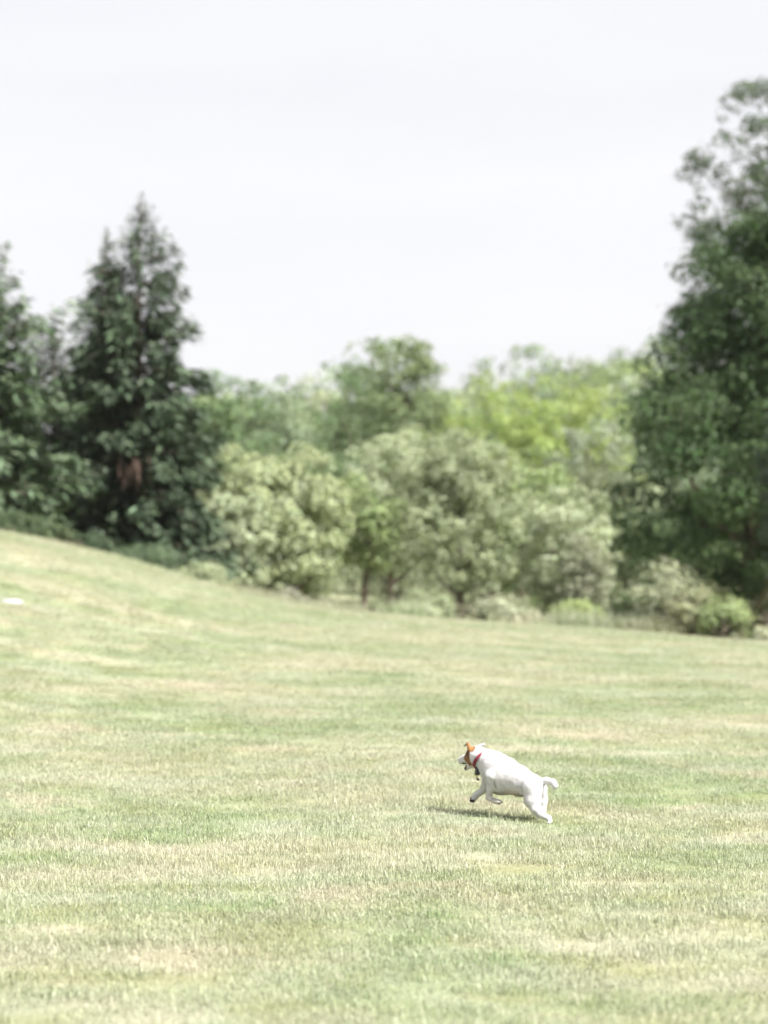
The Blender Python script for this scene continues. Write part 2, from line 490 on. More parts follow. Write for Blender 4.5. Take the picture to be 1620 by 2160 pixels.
def deciduous_mesh(seed, height, radius, crown_base=.2, leaves=9000, leaf=.12, gap=.36, top=1.0, clump=.13, lean=0., hollow=.35, trunk_r=None, stems=1, low_wide=0.):
    """trunk-and-limbs mesh and crown mesh of one broadleaved tree, base at the origin"""
    rg = np.random.default_rng(seed)
    leaves = int(leaves * 1.9); leaf = leaf * .72
    cz0 = height * crown_base; ch = height - cz0
    # clump centres through the crown volume, denser towards its skin
    n = 900
    u = unit(rg.normal(0, 1, (n, 3)))
    r = (hollow ** 3 + (1 - hollow ** 3) * rg.uniform(0, 1, n)) ** (1 / 3)
    lob = .74 + .62 * vnoise(u * 1.7 + seed * 3.1, seed)          # uneven outline
    p = u * (r * lob)[:, None]
    zz = p[:, 2] * .5 + .5
    prof = np.clip(1.0 - (1 - low_wide) * 0 - .35 * (top - 1) * zz, .2, 2)
    c = np.stack([p[:, 0] * radius * prof, p[:, 1] * radius * prof, cz0 + ch * np.clip(zz, -.05, 1.03)], -1)
    c[:, 0] += lean * zz * radius
    keep = vnoise(c / (radius * .55) + seed * 7.7, seed + 5) > gap
    c = c[keep]
    nmax = int(230 * (.17 / clump) ** 2)
    if len(c) > nmax: c = c[rg.permutation(len(c))[:nmax]]
    rc = radius * clump * rg.uniform(.45, 1.45, len(c))
    per = np.maximum(6, (leaves * rc ** 2 / (rc ** 2).sum()).astype(int))
    idx = np.repeat(np.arange(len(c)), per)
    m = len(idx)
    d = unit(rg.normal(0, 1, (m, 3)) + np.array([0, 0, .25]))
    rr = rg.uniform(.3, 1, m) ** .4 * np.where(rg.uniform(0, 1, m) < .12, 1.45, 1)
    C = c[idx] + d * (rr * rc[idx])[:, None] * np.array([1.15, 1.15, .8])
    axis_c = np.array([0, 0, cz0 + ch * .45])
    Nrm = unit(d * .7 + unit(C - axis_c) * .45 + np.array([0, 0, .35]) + rg.normal(0, .55, (m, 3)))
    V, Fq = leaf_quads(rg, C, Nrm, leaf * rg.uniform(.45, 1.6, m))
    ctone = rg.uniform(0, 1, len(c))
    t0 = np.clip(.35 * ctone[idx] + .65 * rg.uniform(0, 1, m), 0, 1)
    tone = np.stack([t0, rg.uniform(0, 1, m) * .6 + .4 * rg.uniform(0, 1, len(c))[idx], rg.uniform(0, 1, m), np.ones(m)], -1)
    crown = np_mesh('crown', V, Fq, False, {'tone': ('POINT', 'FLOAT_COLOR', np.repeat(tone, 4, 0))})
    # trunk and limbs
    J = Joiner()
    tr = trunk_r or height * .017 + .03
    for s in range(stems):
        off = rg.normal(0, .22 if stems > 1 else .0, 2)
        t = np.linspace(0, 1, 9)
        wob = np.cumsum(rg.normal(0, .03, (9, 2)), 0) * radius * .5
        pts = np.stack([off[0] * (1 + t * 1.5) + wob[:, 0] * t + lean * radius * t * .6, off[1] * (1 + t) + wob[:, 1] * t, -.3 + t * (height * .82 + .3)], -1)
        rad = tr * (1 - .88 * t) * (1 / math.sqrt(stems)); rad[0] *= 1.7
        J.add(*tube(pts, rad, 8))
        for k in rg.permutation(len(c))[:26 if stems == 1 else 12]:
            e = c[k]
            zt = np.clip(e[2] - np.hypot(e[0], e[1]) * rg.uniform(.5, 1.0), height * crown_base * .8, height * .75)
            tt = np.clip((zt + .3) / (height * .82 + .3), 0, 1)
            s0 = np.array([np.interp(tt, t, pts[:, i]) for i in range(3)])
            q = np.linspace(0, 1, 6)[:, None]
            mid = s0 * .5 + e * .5 + np.array([0, 0, -.12 * radius])
            crv = (1 - q) ** 2 * s0 + 2 * q * (1 - q) * mid + q ** 2 * e
            r0 = tr * (1 - .85 * tt) * .55
            J.add(*tube(crv, np.linspace(r0, .008, 6), 5))
    return J.mesh('trunk'), crown

def spruce_mesh(seed, height, radius, base=.02, step=.215, cards=46, droop=.30, card=.34, sparse=0.06, expo=.52, tipbare=.1):
    rg = np.random.default_rng(seed)
    t = np.linspace(0, 1, 10)
    J = Joiner()
    J.add(*tube(np.stack([.04 * np.sin(t * 5 + seed), .04 * np.cos(t * 4), -.3 + t * (height + .3)], -1), (height * .016 + .02) * (1 - .96 * t) + .008, 8))
    C, D, SZ, TN = [], [], [], []
    z = height * base + .15
    while z < height * .985:
        f = z / height
        ln = radius * (1 - f) ** expo * (.86 + .28 * vnoise(np.array([[z * .8, seed, 0.]]), seed)[0]) * min(1.0, (1 - f) / .2) ** .45 + .04
        nb = int(6 + 4 * (1 - f))
        a0 = rg.uniform(0, 6.28)
        for b in range(nb):
            if rg.uniform() < sparse: continue
            a = a0 + b / nb * 6.283 + rg.normal(0, .18)
            l = ln * rg.uniform(.5, 1.22) * (1.28 if rg.uniform() < .16 else 1.0)
            lift = .42 * f - .10 + rg.normal(0, .10); zb = z + rg.uniform(-.6, .6) * step
            q = np.linspace(0, 1, 6)
            hr = l * q
            pz = zb + l * (lift * q - droop * (1 - f * .7) * q ** 2 + .16 * q ** 3)
            pts = np.stack([np.cos(a) * hr, np.sin(a) * hr, pz], -1)
            J.add(*tube(pts, np.linspace(.02 * (1 - f) + .008, .004, 6), 4))
            n = max(8, int(2.2 * cards * (l / radius) ** .9 * rg.uniform(.8, 1.15)))
            s = rg.uniform(.04, 1, n) ** .75
            cpos = np.stack([np.interp(s, q, pts[:, i]) for i in range(3)], -1)
            sd = rg.choice([-1, 1], n)
            out = np.array([np.cos(a), np.sin(a), 0.]); side = np.array([-np.sin(a), np.cos(a), 0.])
            spread = (1 - s * .75) * l * .30
            dirn = unit(out[None] * rg.uniform(.5, 1.15, n)[:, None] + side[None] * (sd * rg.uniform(.2, 1.0, n))[:, None] + np.array([0, 0, 1.]) * (rg.normal(-.22, .30, n))[:, None])
            off = dirn * (rg.uniform(.1, 1, n) * spread)[:, None] + np.array([0, 0, 1.]) * rg.normal(-.05, .09, n)[:, None]
            C.append(cpos + off); D.append(dirn)
            SZ.append(card * rg.uniform(.6, 1.25, n) * (.32 + .68 * min(1, (1 - f) * 2.2)))
            TN.append(np.stack([np.clip(.35 + .5 * (s - .5) + rg.normal(0, .22, n), 0, 1), rg.uniform(0, 1, n), rg.uniform(0, 1, n), np.ones(n)], -1))  # paler towards the bough tips: sunlit ends painted into the tone
        z += step * rg.uniform(.75, 1.25) * (1 - .35 * f)
    C = np.concatenate(C); D = np.concatenate(D); SZ = np.concatenate(SZ); TN = np.concatenate(TN)
    n = len(C)
    roll = unit(np.cross(D, np.array([0, 0, 1.]) + rg.normal(0, .5, (n, 3))))
    w = (SZ * .115)[:, None]
    l = SZ[:, None]
    sag = np.array([0, 0, -1.]) * l * .08
    V = np.stack([C - D * l * .45, C - roll * w + sag * .2, C + D * l * .55 + sag, C + roll * w + sag * .2], 1).reshape(-1, 3)
    crown = np_mesh('crown', V, np.arange(n * 4).reshape(-1, 4), False, {'tone': ('POINT', 'FLOAT_COLOR', np.repeat(TN, 4, 0))})
    return J.mesh('trunk'), crown

def plant(name, label, cat, x, y, meshes, colour, group=None, rz=0.0, scale=(1, 1, 1), bark=None, needle=False, sink=.05):
    tm, cm = meshes
    root = empty(name, (x, y, tz(x, y) - sink), rz)
    root.scale = scale
    tag(root, label, cat, group)
    add_obj('trunk', tm, bark or M_BARK, root)
    c = add_obj('crown', cm, M_NEEDLE if needle else M_LEAF, root)
    c.color = (*colour, 1)
    return root

PXF = 5100.0
def spot(px, depth): return (px - 810.0) / PXF * depth

# colours of the kinds of foliage
SPRUCE = (.066, .098, .058)
SPRUCE_L = (.090, .135, .074)
OLIVE = (.305, .355, .205)
WILLOW = (.335, .388, .258)
SAGE = (.260, .306, .186)
MIDG = (.110, .175, .080)
LIGHTG = (.225, .295, .130)
YELG = (.240, .320, .095)
GREYG = (.235, .275, .205)
MAPLE = (.056, .100, .038)
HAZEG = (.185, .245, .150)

def build_spruces():
    rows = [  # label, px, depth, top row, radius, seed, colour, kwargs
        ('tall dark spruce with pointed tip standing highest on the left slope', 295, 50, 415, 1.9, 1, SPRUCE, dict(cards=56)),
        ('slimmer spruce just left of and behind the tallest spruce', 222, 52.5, 475, 1.2, 2, SPRUCE, dict(sparse=.3, cards=38, expo=.6)),
        ('spruce cut off by the left edge of the photo', -45, 47, 470, 1.95, 3, SPRUCE_L, dict(cards=54)),
        ('broad dark spruce filling the gap between the two left spruces', 110, 54, 690, 2.2, 4, SPRUCE, dict(expo=.33, cards=60)),
        ('short dark spruce at the right foot of the tallest spruce', 372, 53, 840, 1.0, 5, SPRUCE, dict(expo=.35, cards=50)),
    ]
    first = None
    for label, px, d, top, rad, seed, col, kw in rows:
        x = spot(px, d); z0 = tz(x, d)
        h = 1.3 - (top - 1207) / PXF * d - z0
        r = plant('spruce_tree', label, 'spruce', x, d, spruce_mesh(seed, h, rad, **kw), col, 'spruces on the left slope', needle=True)
        if first is None: first = (r, h)
    # a dead russet bough on the tall spruce, on its camera side
    root, h = first
    rg = np.random.default_rng(77)
    zb = h * .27
    J = Joiner()
    for k in range(15):
        a = rg.normal(-1.62, .34); l = rg.uniform(.5, .95)
        s = np.array([.12 * rg.normal(), -1.15 + .15 * rg.normal(), zb + .35 + .1 * rg.normal()])
        e = s + np.array([math.cos(a) * l * .55, -.28 * l, -l * rg.uniform(.75, 1.0)])
        m = (s + e) / 2 + np.array([0, -.12, .1])
        J.add(*tube(np.stack([s, m, e]), np.array([.014, .022, .006]), 4))
    db = add_obj('dead_branch', J.mesh('dead_branch'), M_DEAD, root)
    db['label'] = 'dead russet brown bough'
build_spruces()

def build_broadleaves():
    rows = [  # name, label, cat, px, depth, top, radius px, seed, colour, group, bark, kwargs
        # row just behind the brow of the lawn
        ('olive_tree', 'wide pale olive green tree with rounded crown right of the spruces', 'tree', 578, 53, 945, 150, 11, OLIVE, None, dict(leaves=15000, leaf=.115, crown_base=.06, stems=3, gap=.27)),
        ('olive_tree', 'low pale green bushy tree at the foot of the spruces', 'tree', 478, 51, 1045, 85, 12, WILLOW, None, dict(leaves=6500, leaf=.10, crown_base=.02, stems=3, gap=.25)),
        ('broadleaf_tree', 'green tree with dark bare lower trunks between the two palest trees', 'tree', 752, 57, 1000, 95, 13, LIGHTG, None, dict(leaves=6500, leaf=.11, crown_base=.40, stems=2)),
        ('broadleaf_tree', 'light green tree left of the upright greyish tree', 'tree', 822, 60, 925, 110, 14, WILLOW, None, dict(leaves=8000, leaf=.115, crown_base=.22, gap=.28)),
        ('upright_tree', 'upright grey green tree with one straight bare trunk on the lawn edge', 'tree', 970, 52, 905, 135, 15, SAGE, None, dict(leaves=12000, leaf=.10, crown_base=.20, gap=.28, top=1.5)),
        ('broadleaf_tree', 'yellow green tree with two dark trunks right of the upright tree', 'tree', 1112, 55, 955, 115, 16, LIGHTG, None, dict(leaves=8500, leaf=.11, crown_base=.26, stems=2, gap=.3)),
        ('willow_tree', 'pale silvery tree beside the big dark tree on the right', 'tree', 1192, 49, 1035, 100, 17, WILLOW, None, dict(leaves=7000, leaf=.10, crown_base=.1, stems=2, gap=.28)),
        ('willow_tree', 'small very pale silvery tree below the left edge of the dark tree', 'tree', 1240, 47.5, 1130, 58, 18, (.25, .27, .19), None, dict(leaves=3600, leaf=.085, crown_base=.05, gap=.2)),
        # second row
        ('broadleaf_tree', 'mid green tree directly behind the right side of the spruces', 'tree', 455, 66, 800, 125, 21, MIDG, None, dict(leaves=9000, leaf=.13, crown_base=.15, gap=.3)),
        ('broadleaf_tree', 'soft light green tree rising behind the wide pale olive tree', 'tree', 555, 74, 780, 135, 22, HAZEG, None, dict(leaves=9000, leaf=.14, crown_base=.15, gap=.3)),
        ('broadleaf_tree', 'thin topped pale tree in the dip of the treeline', 'tree', 648, 82, 770, 115, 23, WILLOW, None, dict(leaves=6000, leaf=.13, crown_base=.1, gap=.4)),
        ('broadleaf_tree', 'dark green tree left of the tallest tree in the middle', 'tree', 738, 80, 788, 120, 24, MIDG, None, dict(leaves=7500, leaf=.14, crown_base=.1, gap=.33)),
        ('broadleaf_tree', 'tallest tree in the middle of the treeline with ragged top', 'tree', 852, 72, 735, 130, 25, (.150, .200, .095), None, dict(leaves=11000, leaf=.135, crown_base=.1, gap=.36, top=1.25)),
        ('broadleaf_tree', 'yellow green tree right of the tallest middle tree', 'tree', 1000, 95, 800, 110, 26, YELG, None, dict(leaves=7500, leaf=.16, crown_base=.1, gap=.33)),
        ('broadleaf_tree', 'bright yellow green tree with deep dark shade under its crown', 'tree', 1112, 90, 862, 85, 27, YELG, None, dict(leaves=6500, leaf=.15, crown_base=.25, gap=.33)),
        ('broadleaf_tree', 'broad bright yellow green tree on the lower hillside left of the dark tree', 'tree', 1212, 104, 782, 140, 28, YELG, None, dict(leaves=9000, leaf=.18, crown_base=.1, gap=.33)),
        ('broadleaf_tree', 'grey green tree behind the left edge of the dark tree', 'tree', 1240, 75, 880, 95, 29, GREYG, None, dict(leaves=7000, leaf=.13, crown_base=.05, gap=.3)),
        ('broadleaf_tree', 'muted green tree behind the upright grey green tree', 'tree', 930, 68, 905, 110, 30, SAGE, None, dict(leaves=7500, leaf=.125, crown_base=.08, gap=.3)),
        ('broadleaf_tree', 'dull green tree behind the gap under the pale trees', 'tree', 690, 70, 940, 110, 31, MIDG, None, dict(leaves=7500, leaf=.125, crown_base=.36, gap=.3)),
        # the big dark trees at the right edge
        ('maple_tree', 'big dark green tree filling the right edge above the lawn', 'tree', 1562, 54, 330, 345, 47, MAPLE, None, dict(leaves=52000, leaf=.135, crown_base=.05, top=2.5, gap=.31, clump=.13, hollow=.1, lean=.36)),
        ('tall_tree', 'tall thin leaved tree rising above the big dark tree', 'tree', 1618, 60, 205, 175, 42, (.065, .100, .048), None, dict(leaves=18000, leaf=.12, crown_base=.25, gap=.38, clump=.12, top=1.3)),
        ('broadleaf_tree', 'blue green tree at the right edge in front of the dark tree', 'tree', 1676, 43, 800, 75, 43, (.075, .105, .075), None, dict(leaves=9000, leaf=.085, crown_base=.2, gap=.25)),
    ]
    for name, label, cat, px, d, top, rpx, seed, col, bark, kw in rows:
        x = spot(px, d); z0 = tz(x, d)
        h = 1.3 - (top - 1207) / PXF * d - z0
        plant(name, label, cat, x, d, deciduous_mesh(seed, h, rpx / PXF * d, **kw), col, bark=bark, rz=0)
build_broadleaves()

def build_hill_trees():
    protos = [deciduous_mesh(61, 7.5, 4.2, leaves=5200, leaf=.34, crown_base=.06, gap=.3),
              deciduous_mesh(62, 8.5, 3.9, leaves=5200, leaf=.34, crown_base=.06, gap=.32),
              deciduous_mesh(63, 6.8, 4.4, leaves=5200, leaf=.34, crown_base=.05, gap=.28)]
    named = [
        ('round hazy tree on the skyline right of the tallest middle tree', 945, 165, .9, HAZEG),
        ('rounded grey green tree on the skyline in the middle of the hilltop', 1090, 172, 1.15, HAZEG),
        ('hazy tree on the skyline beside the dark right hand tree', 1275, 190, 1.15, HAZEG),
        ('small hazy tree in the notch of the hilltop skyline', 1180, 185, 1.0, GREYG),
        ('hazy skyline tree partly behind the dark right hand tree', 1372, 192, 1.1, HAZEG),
        ('dull green hillside tree below the hazy skyline trees', 1020, 140, .9, MIDG),
    ]
    rg = random.Random(4)
    for i, (label, px, d, s, col) in enumerate(named):
        x = spot(px, d)
        plant('hillside_tree', label, 'tree', x, d, protos[i % 3], col, 'trees on the far hillside', rz=rg.uniform(0, 6.28), scale=(s, s, s))
    # the rest of the wood on the hill
    k = 0
    for d in (112, 126, 140, 156, 174, 192, 208):
        px = 380 + rg.uniform(0, 60)
        while px < 1720:
            x = spot(px, d) + rg.uniform(-1, 1)
            s = rg.uniform(.8, 1.1)
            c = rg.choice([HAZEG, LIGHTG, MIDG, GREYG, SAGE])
            yy = d + rg.uniform(-4, 4)
            plant('hillside_tree', 'one of the crowded trees of the wood on the far hill', 'tree', x, yy, protos[k % 3], c, 'crowded wood on the far hill', rz=rg.uniform(0, 6.28), scale=(s, s, s * rg.uniform(.85, 1.1)))
            k += 1
            px += rg.uniform(6.2, 8.5) / d * PXF
build_hill_trees()

def build_shrubs():
    rows = [
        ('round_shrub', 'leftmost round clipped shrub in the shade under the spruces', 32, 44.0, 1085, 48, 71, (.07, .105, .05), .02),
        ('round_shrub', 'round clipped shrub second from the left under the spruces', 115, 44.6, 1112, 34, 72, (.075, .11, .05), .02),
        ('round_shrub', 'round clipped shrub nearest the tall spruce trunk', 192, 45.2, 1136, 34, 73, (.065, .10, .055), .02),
        ('shrub', 'pale bush standing on the brow of the lawn below the olive tree', 603, 46, 1240, 32, 74, (.25, .25, .19), .05),
        ('shrub', 'low pale shrub left of the straight bare trunk', 885, 46, 1272, 34, 75, WILLOW, .02),
        ('shrub', 'low leafy shrub right of the straight bare trunk', 1058, 46, 1258, 52, 76, (.34, .37, .26), .02),
        ('shrub', 'small green shrub between the pale low shrubs', 1128, 48, 1262, 40, 77, LIGHTG, .02),
        ('shrub', 'light green shrub at the lawn edge below the silvery trees', 1218, 46, 1268, 50, 78, (.27, .34, .15), .02),
        ('shrub', 'dark green bush behind the lawn edge below the silvery tree', 1265, 51, 1222, 58, 79, (.07, .10, .045), .02),
        ('shrub', 'rounded dark green bush on the lawn edge', 1342, 44, 1252, 46, 80, (.065, .10, .04), .02),
        ('shrub', 'tall pale bush under the left side of the dark tree', 1402, 44, 1190, 72, 81, (.34, .37, .25), .02),
        ('shrub', 'olive bush at the lawn edge near the dark tree', 1468, 43.5, 1228, 58, 82, (.31, .34, .20), .02),
        ('shrub', 'green bush beside the foot of the dark tree', 1528, 43, 1255, 50, 83, (.24, .31, .14), .02),
        ('shrub', 'dark low growth under the spruces at the brow', 300, 46.5, 1150, 60, 84, SPRUCE_L, .02),
        ('shrub', 'pale feathery shrub right of the spruces at the brow', 420, 46.5, 1185, 50, 85, SAGE, .02),
        ('shrub', 'low shaded bush left of the straight bare trunk', 905, 51, 1240, 55, 87, SAGE, .02),
    ]
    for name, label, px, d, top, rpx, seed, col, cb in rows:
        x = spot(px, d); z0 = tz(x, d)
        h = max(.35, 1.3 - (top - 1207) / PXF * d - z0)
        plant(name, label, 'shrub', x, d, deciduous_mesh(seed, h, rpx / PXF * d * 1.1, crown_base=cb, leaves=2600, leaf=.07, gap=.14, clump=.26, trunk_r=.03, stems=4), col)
build_shrubs()

def build_undergrowth():
    rg = random.Random(12)
    protos = [deciduous_mesh(91, 2.2, 1.5, crown_base=.02, leaves=3200, leaf=.10, gap=.16, clump=.24, trunk_r=.04, stems=4),
              deciduous_mesh(92, 2.8, 1.4, crown_base=.02, leaves=3200, leaf=.10, gap=.2, clump=.24, trunk_r=.04, stems=4),
              deciduous_mesh(93, 1.8, 1.6, crown_base=.02, leaves=3200, leaf=.10, gap=.16, clump=.24, trunk_r=.04, stems=4)]
    k = 0
    for d, lo, hi in ((59, 380, 640), (62, 840, 1560), (68, 360, 640), (70, 830, 1540), (79, 330, 680), (82, 800, 1560)):
        px = lo
        while px < hi:
            s = rg.uniform(.8, 1.35) * (d / 60) ** .7
            c = rg.choice([OLIVE, WILLOW, SAGE, MIDG, LIGHTG, GREYG])
            x = spot(px, d)
            plant('shrub', 'one of the bushes of the undergrowth behind the lawn edge trees', 'shrub', x, d + rg.uniform(-2, 2), protos[k % 3], c, 'undergrowth behind the lawn edge trees', rz=rg.uniform(0, 6.28), scale=(s, s, s * rg.uniform(.85, 1.25)))
            k += 1
            px += rg.uniform(1.7, 2.6) * s / d * PXF
build_undergrowth()

# ------------------------------------------------------------------ pale stones on the slope
def stone(label, x, y, sx, sy, sz, seed):
    n, m = 14, 9
    th = np.linspace(0, np.pi, m); ph = np.arange(n) / n * 2 * np.pi
    T, P = np.meshgrid(th, ph, indexing='ij')
    u = np.stack([np.sin(T) * np.cos(P), np.sin(T) * np.sin(P), np.cos(T)], -1)
    r = .8 + .4 * vnoise(u * 1.8 + seed, seed)
    V = (u * r[..., None] * np.array([sx, sy, sz])).reshape(-1, 3)
    i = np.arange(m - 1)[:, None] * n; j = np.arange(n)[None]; jn = (j + 1) % n
    Fq = np.stack([i + j, i + n + j, i + n + jn, i + jn], -1).reshape(-1, 4)
    o = add_obj('stone', np_mesh('stone', V, Fq, True), M_STONE, loc=(x, y, tz(x, y)))
    tag(o, label, 'stone', 'pale stones on the slope')
stone('larger flat white stone lying on the slope at the left edge', spot(18, 28.6), 28.6, .20, .16, .06, 1)
stone('smaller flat pale stone right of the white one on the slope', spot(74, 28.5), 28.5, .085, .08, .028, 2)

# ------------------------------------------------------------------ the dog
DOG_A = R(40)
DOG_O = Vector((0.674, 12.5, 0.02))
DOG = [  # kind, f, l, u, r, f, l, u, r (metres; f forward, l to the dog's left, u up), blend
    ('torso', 0.1230, 0, 0.2520, 0.0835, 0.0836, 0, 0.2295, 0.0988, .02),
    ('torso', 0.0836, 0, 0.2295, 0.0988, -0.0128, 0, 0.2101, 0.0751, .02),
    ('torso', -0.0128, 0, 0.2101, 0.0751, -0.1146, 0, 0.1816, 0.0628, .02),
    ('neck', 0.1440, 0, 0.2850, 0.0680, 0.2372, -.005, 0.3194, 0.0504, .03),
    ('skull', 0.2602, -.005, 0.3235, 0.0453, 0.274, -.01, 0.3199, 0.0442, .02),
    ('muzzle', 0.3043, -.015, 0.3051, 0.0300, 0.3690, -.03, 0.2905, 0.0212, .012),
    ('jaw', 0.2872, -.01, 0.2777, 0.0216, 0.336, -.022, 0.2470, 0.0095, .006),
    ('ear', 0.2694, .028, 0.3534, 0.0139, 0.2843, .03, 0.3866, 0.0046, .008),
    ('ear', 0.2843, .03, 0.3876, 0.0046, 0.3061, .03, 0.371, 0.0030, .003),
    ('ear', 0.2852, -.05, 0.3509, 0.0154, 0.2627, -.055, 0.3699, 0.0093, .008),
    ('ear', 0.2627, -.055, 0.3699, 0.0093, 0.2377, -.05, 0.3792, 0.0046, .004),
    ('leg', 0.0967, .055, 0.2221, 0.0463, 0.1078, .06, 0.1756, 0.0237, .011),
    ('leg', 0.1078, .06, 0.1756, 0.0237, 0.1247, .06, 0.1157, 0.0129, .006),
    ('leg', 0.1247, .06, 0.1157, 0.0134, 0.0898, .06, 0.1008, 0.0139, .005),
    ('leg', 0.0898, .06, 0.1008, 0.0139, 0.0600, .06, 0.0965, 0.0155, .005),
    ('leg', 0.1934, -.05, 0.1996, 0.0432, 0.2361, -.05, 0.1443, 0.0206, .018),
    ('leg', 0.2361, -.05, 0.1443, 0.0206, 0.2855, -.05, 0.1138, 0.0154, .006),
    ('leg', 0.2855, -.05, 0.1138, 0.0154, 0.3120, -.05, 0.0870, 0.0175, .005),
    ('leg', -0.148, .045, 0.1741, 0.0550, -0.1550, .055, 0.1180, 0.0412, .012),
    ('leg', -0.1550, .055, 0.1180, 0.0412, -0.1776, .06, 0.0757, 0.0290, .012),
    ('leg', -0.1776, .06, 0.0757, 0.0290, -0.2060, .06, 0.0510, 0.0190, .008),
    ('leg', -0.2060, .06, 0.0510, 0.0190, -0.2601, .06, 0.0325, 0.0139, .008),
    ('leg', -0.2601, .06, 0.0325, 0.0139, -0.27, .06, 0.0151, 0.0103, .006),
    ('leg', -0.1180, -.045, 0.1582, 0.0485, -0.1270, -.055, 0.1096, 0.0330, .018),
    ('leg', -0.1270, -.055, 0.1096, 0.0330, -0.1340, -.055, 0.0535, 0.0195, .01),
    ('leg', -0.1340, -.055, 0.0535, 0.0190, -0.1193, -.055, 0.0175, 0.0139, .008),
    ('leg', -0.1193, -.055, 0.0175, 0.0139, -0.1068, -.055, 0.0101, 0.0113, .006),
    ('tail', -0.1431, 0, 0.201, 0.0247, -0.2029, 0, 0.2150, 0.0170, .016),
    ('tail', -0.2029, 0, 0.2150, 0.0170, -0.2430, 0, 0.2110, 0.0155, .006),
    ('tail', -0.2430, 0, 0.2110, 0.0155, -0.2580, 0, 0.1932, 0.0135, .006),
    ('tail', -0.2580, 0, 0.1932, 0.0135, -0.2430, 0, 0.1700, 0.0036, .006),
    ('sheath', -0.0127, 0, 0.1375, 0.0113, -0.0414, 0, 0.1315, 0.0072, .01),
]
# toes: small pads spread at the end of every paw (f, l, u of the toe line centre, direction, radius)
for (c, d, s) in (((0.0560, .06, 0.0965), (-1, 0, -.05), (0, 1, .1)), ((0.3135, -.05, 0.0850), (.75, 0, -.66), (0, 1, 0)),
                  ((-0.268, .06, 0.0135), (.6, 0, -.3), (0, 1, 0)), ((-0.110, -.055, 0.009), (1, 0, -.1), (0, 1, 0))):
    c, d, s = np.array(c), np.array(d), np.array(s)
    for k, (w, l) in enumerate(((-.0115, .010), (-.004, .0155), (.004, .0155), (.0115, .010))):
        a = c + s * w * .8; b = c + s * w + d * l
        DOG.append(('toe', *a, .0068, *b, .0058, .002))

def round_cone(P, a, b, r1, r2):
    ba = b - a; l2 = max(float(ba @ ba), 1e-9); rr = r1 - r2
    t = np.clip(((P - a) @ ba) / l2, 0, 1)
    return np.linalg.norm(P - a - t[..., None] * ba, axis=-1) - (r1 + (r2 - r1) * t)

def surface_nets(d, lo, h):
    nx, ny, nz = d.shape
    S = np.zeros((nx * ny * nz, 3)); K = np.zeros(nx * ny * nz, np.int32)
    quads = []
    strides = np.array([ny * nz, nz, 1])
    for a in range(3):
        b, c = (a + 1) % 3, (a + 2) % 3
        s0 = [slice(None)] * 3; s1 = [slice(None)] * 3
        s0[a] = slice(0, -1); s1[a] = slice(1, None)
        d0, d1 = d[tuple(s0)], d[tuple(s1)]
        idx = np.argwhere((d0 < 0) != (d1 < 0))
        v0 = d0[tuple(idx.T)]; v1 = d1[tuple(idx.T)]
        pos = idx.astype(float); pos[:, a] += v0 / (v0 - v1)
        base = idx @ strides
        cells = [base, base - strides[b], base - strides[b] - strides[c], base - strides[c]]
        for ce in cells:
            np.add.at(S, ce, pos); np.add.at(K, ce, 1)
        q = np.stack(cells, -1)
        flip = v0 > 0
        q[flip] = q[flip][:, ::-1]
        quads.append(q)
    Q = np.concatenate(quads)
    used = np.unique(Q)
    remap = np.full(nx * ny * nz, -1); remap[used] = np.arange(len(used))
    return S[used] / K[used][:, None] * h + lo, remap[Q]

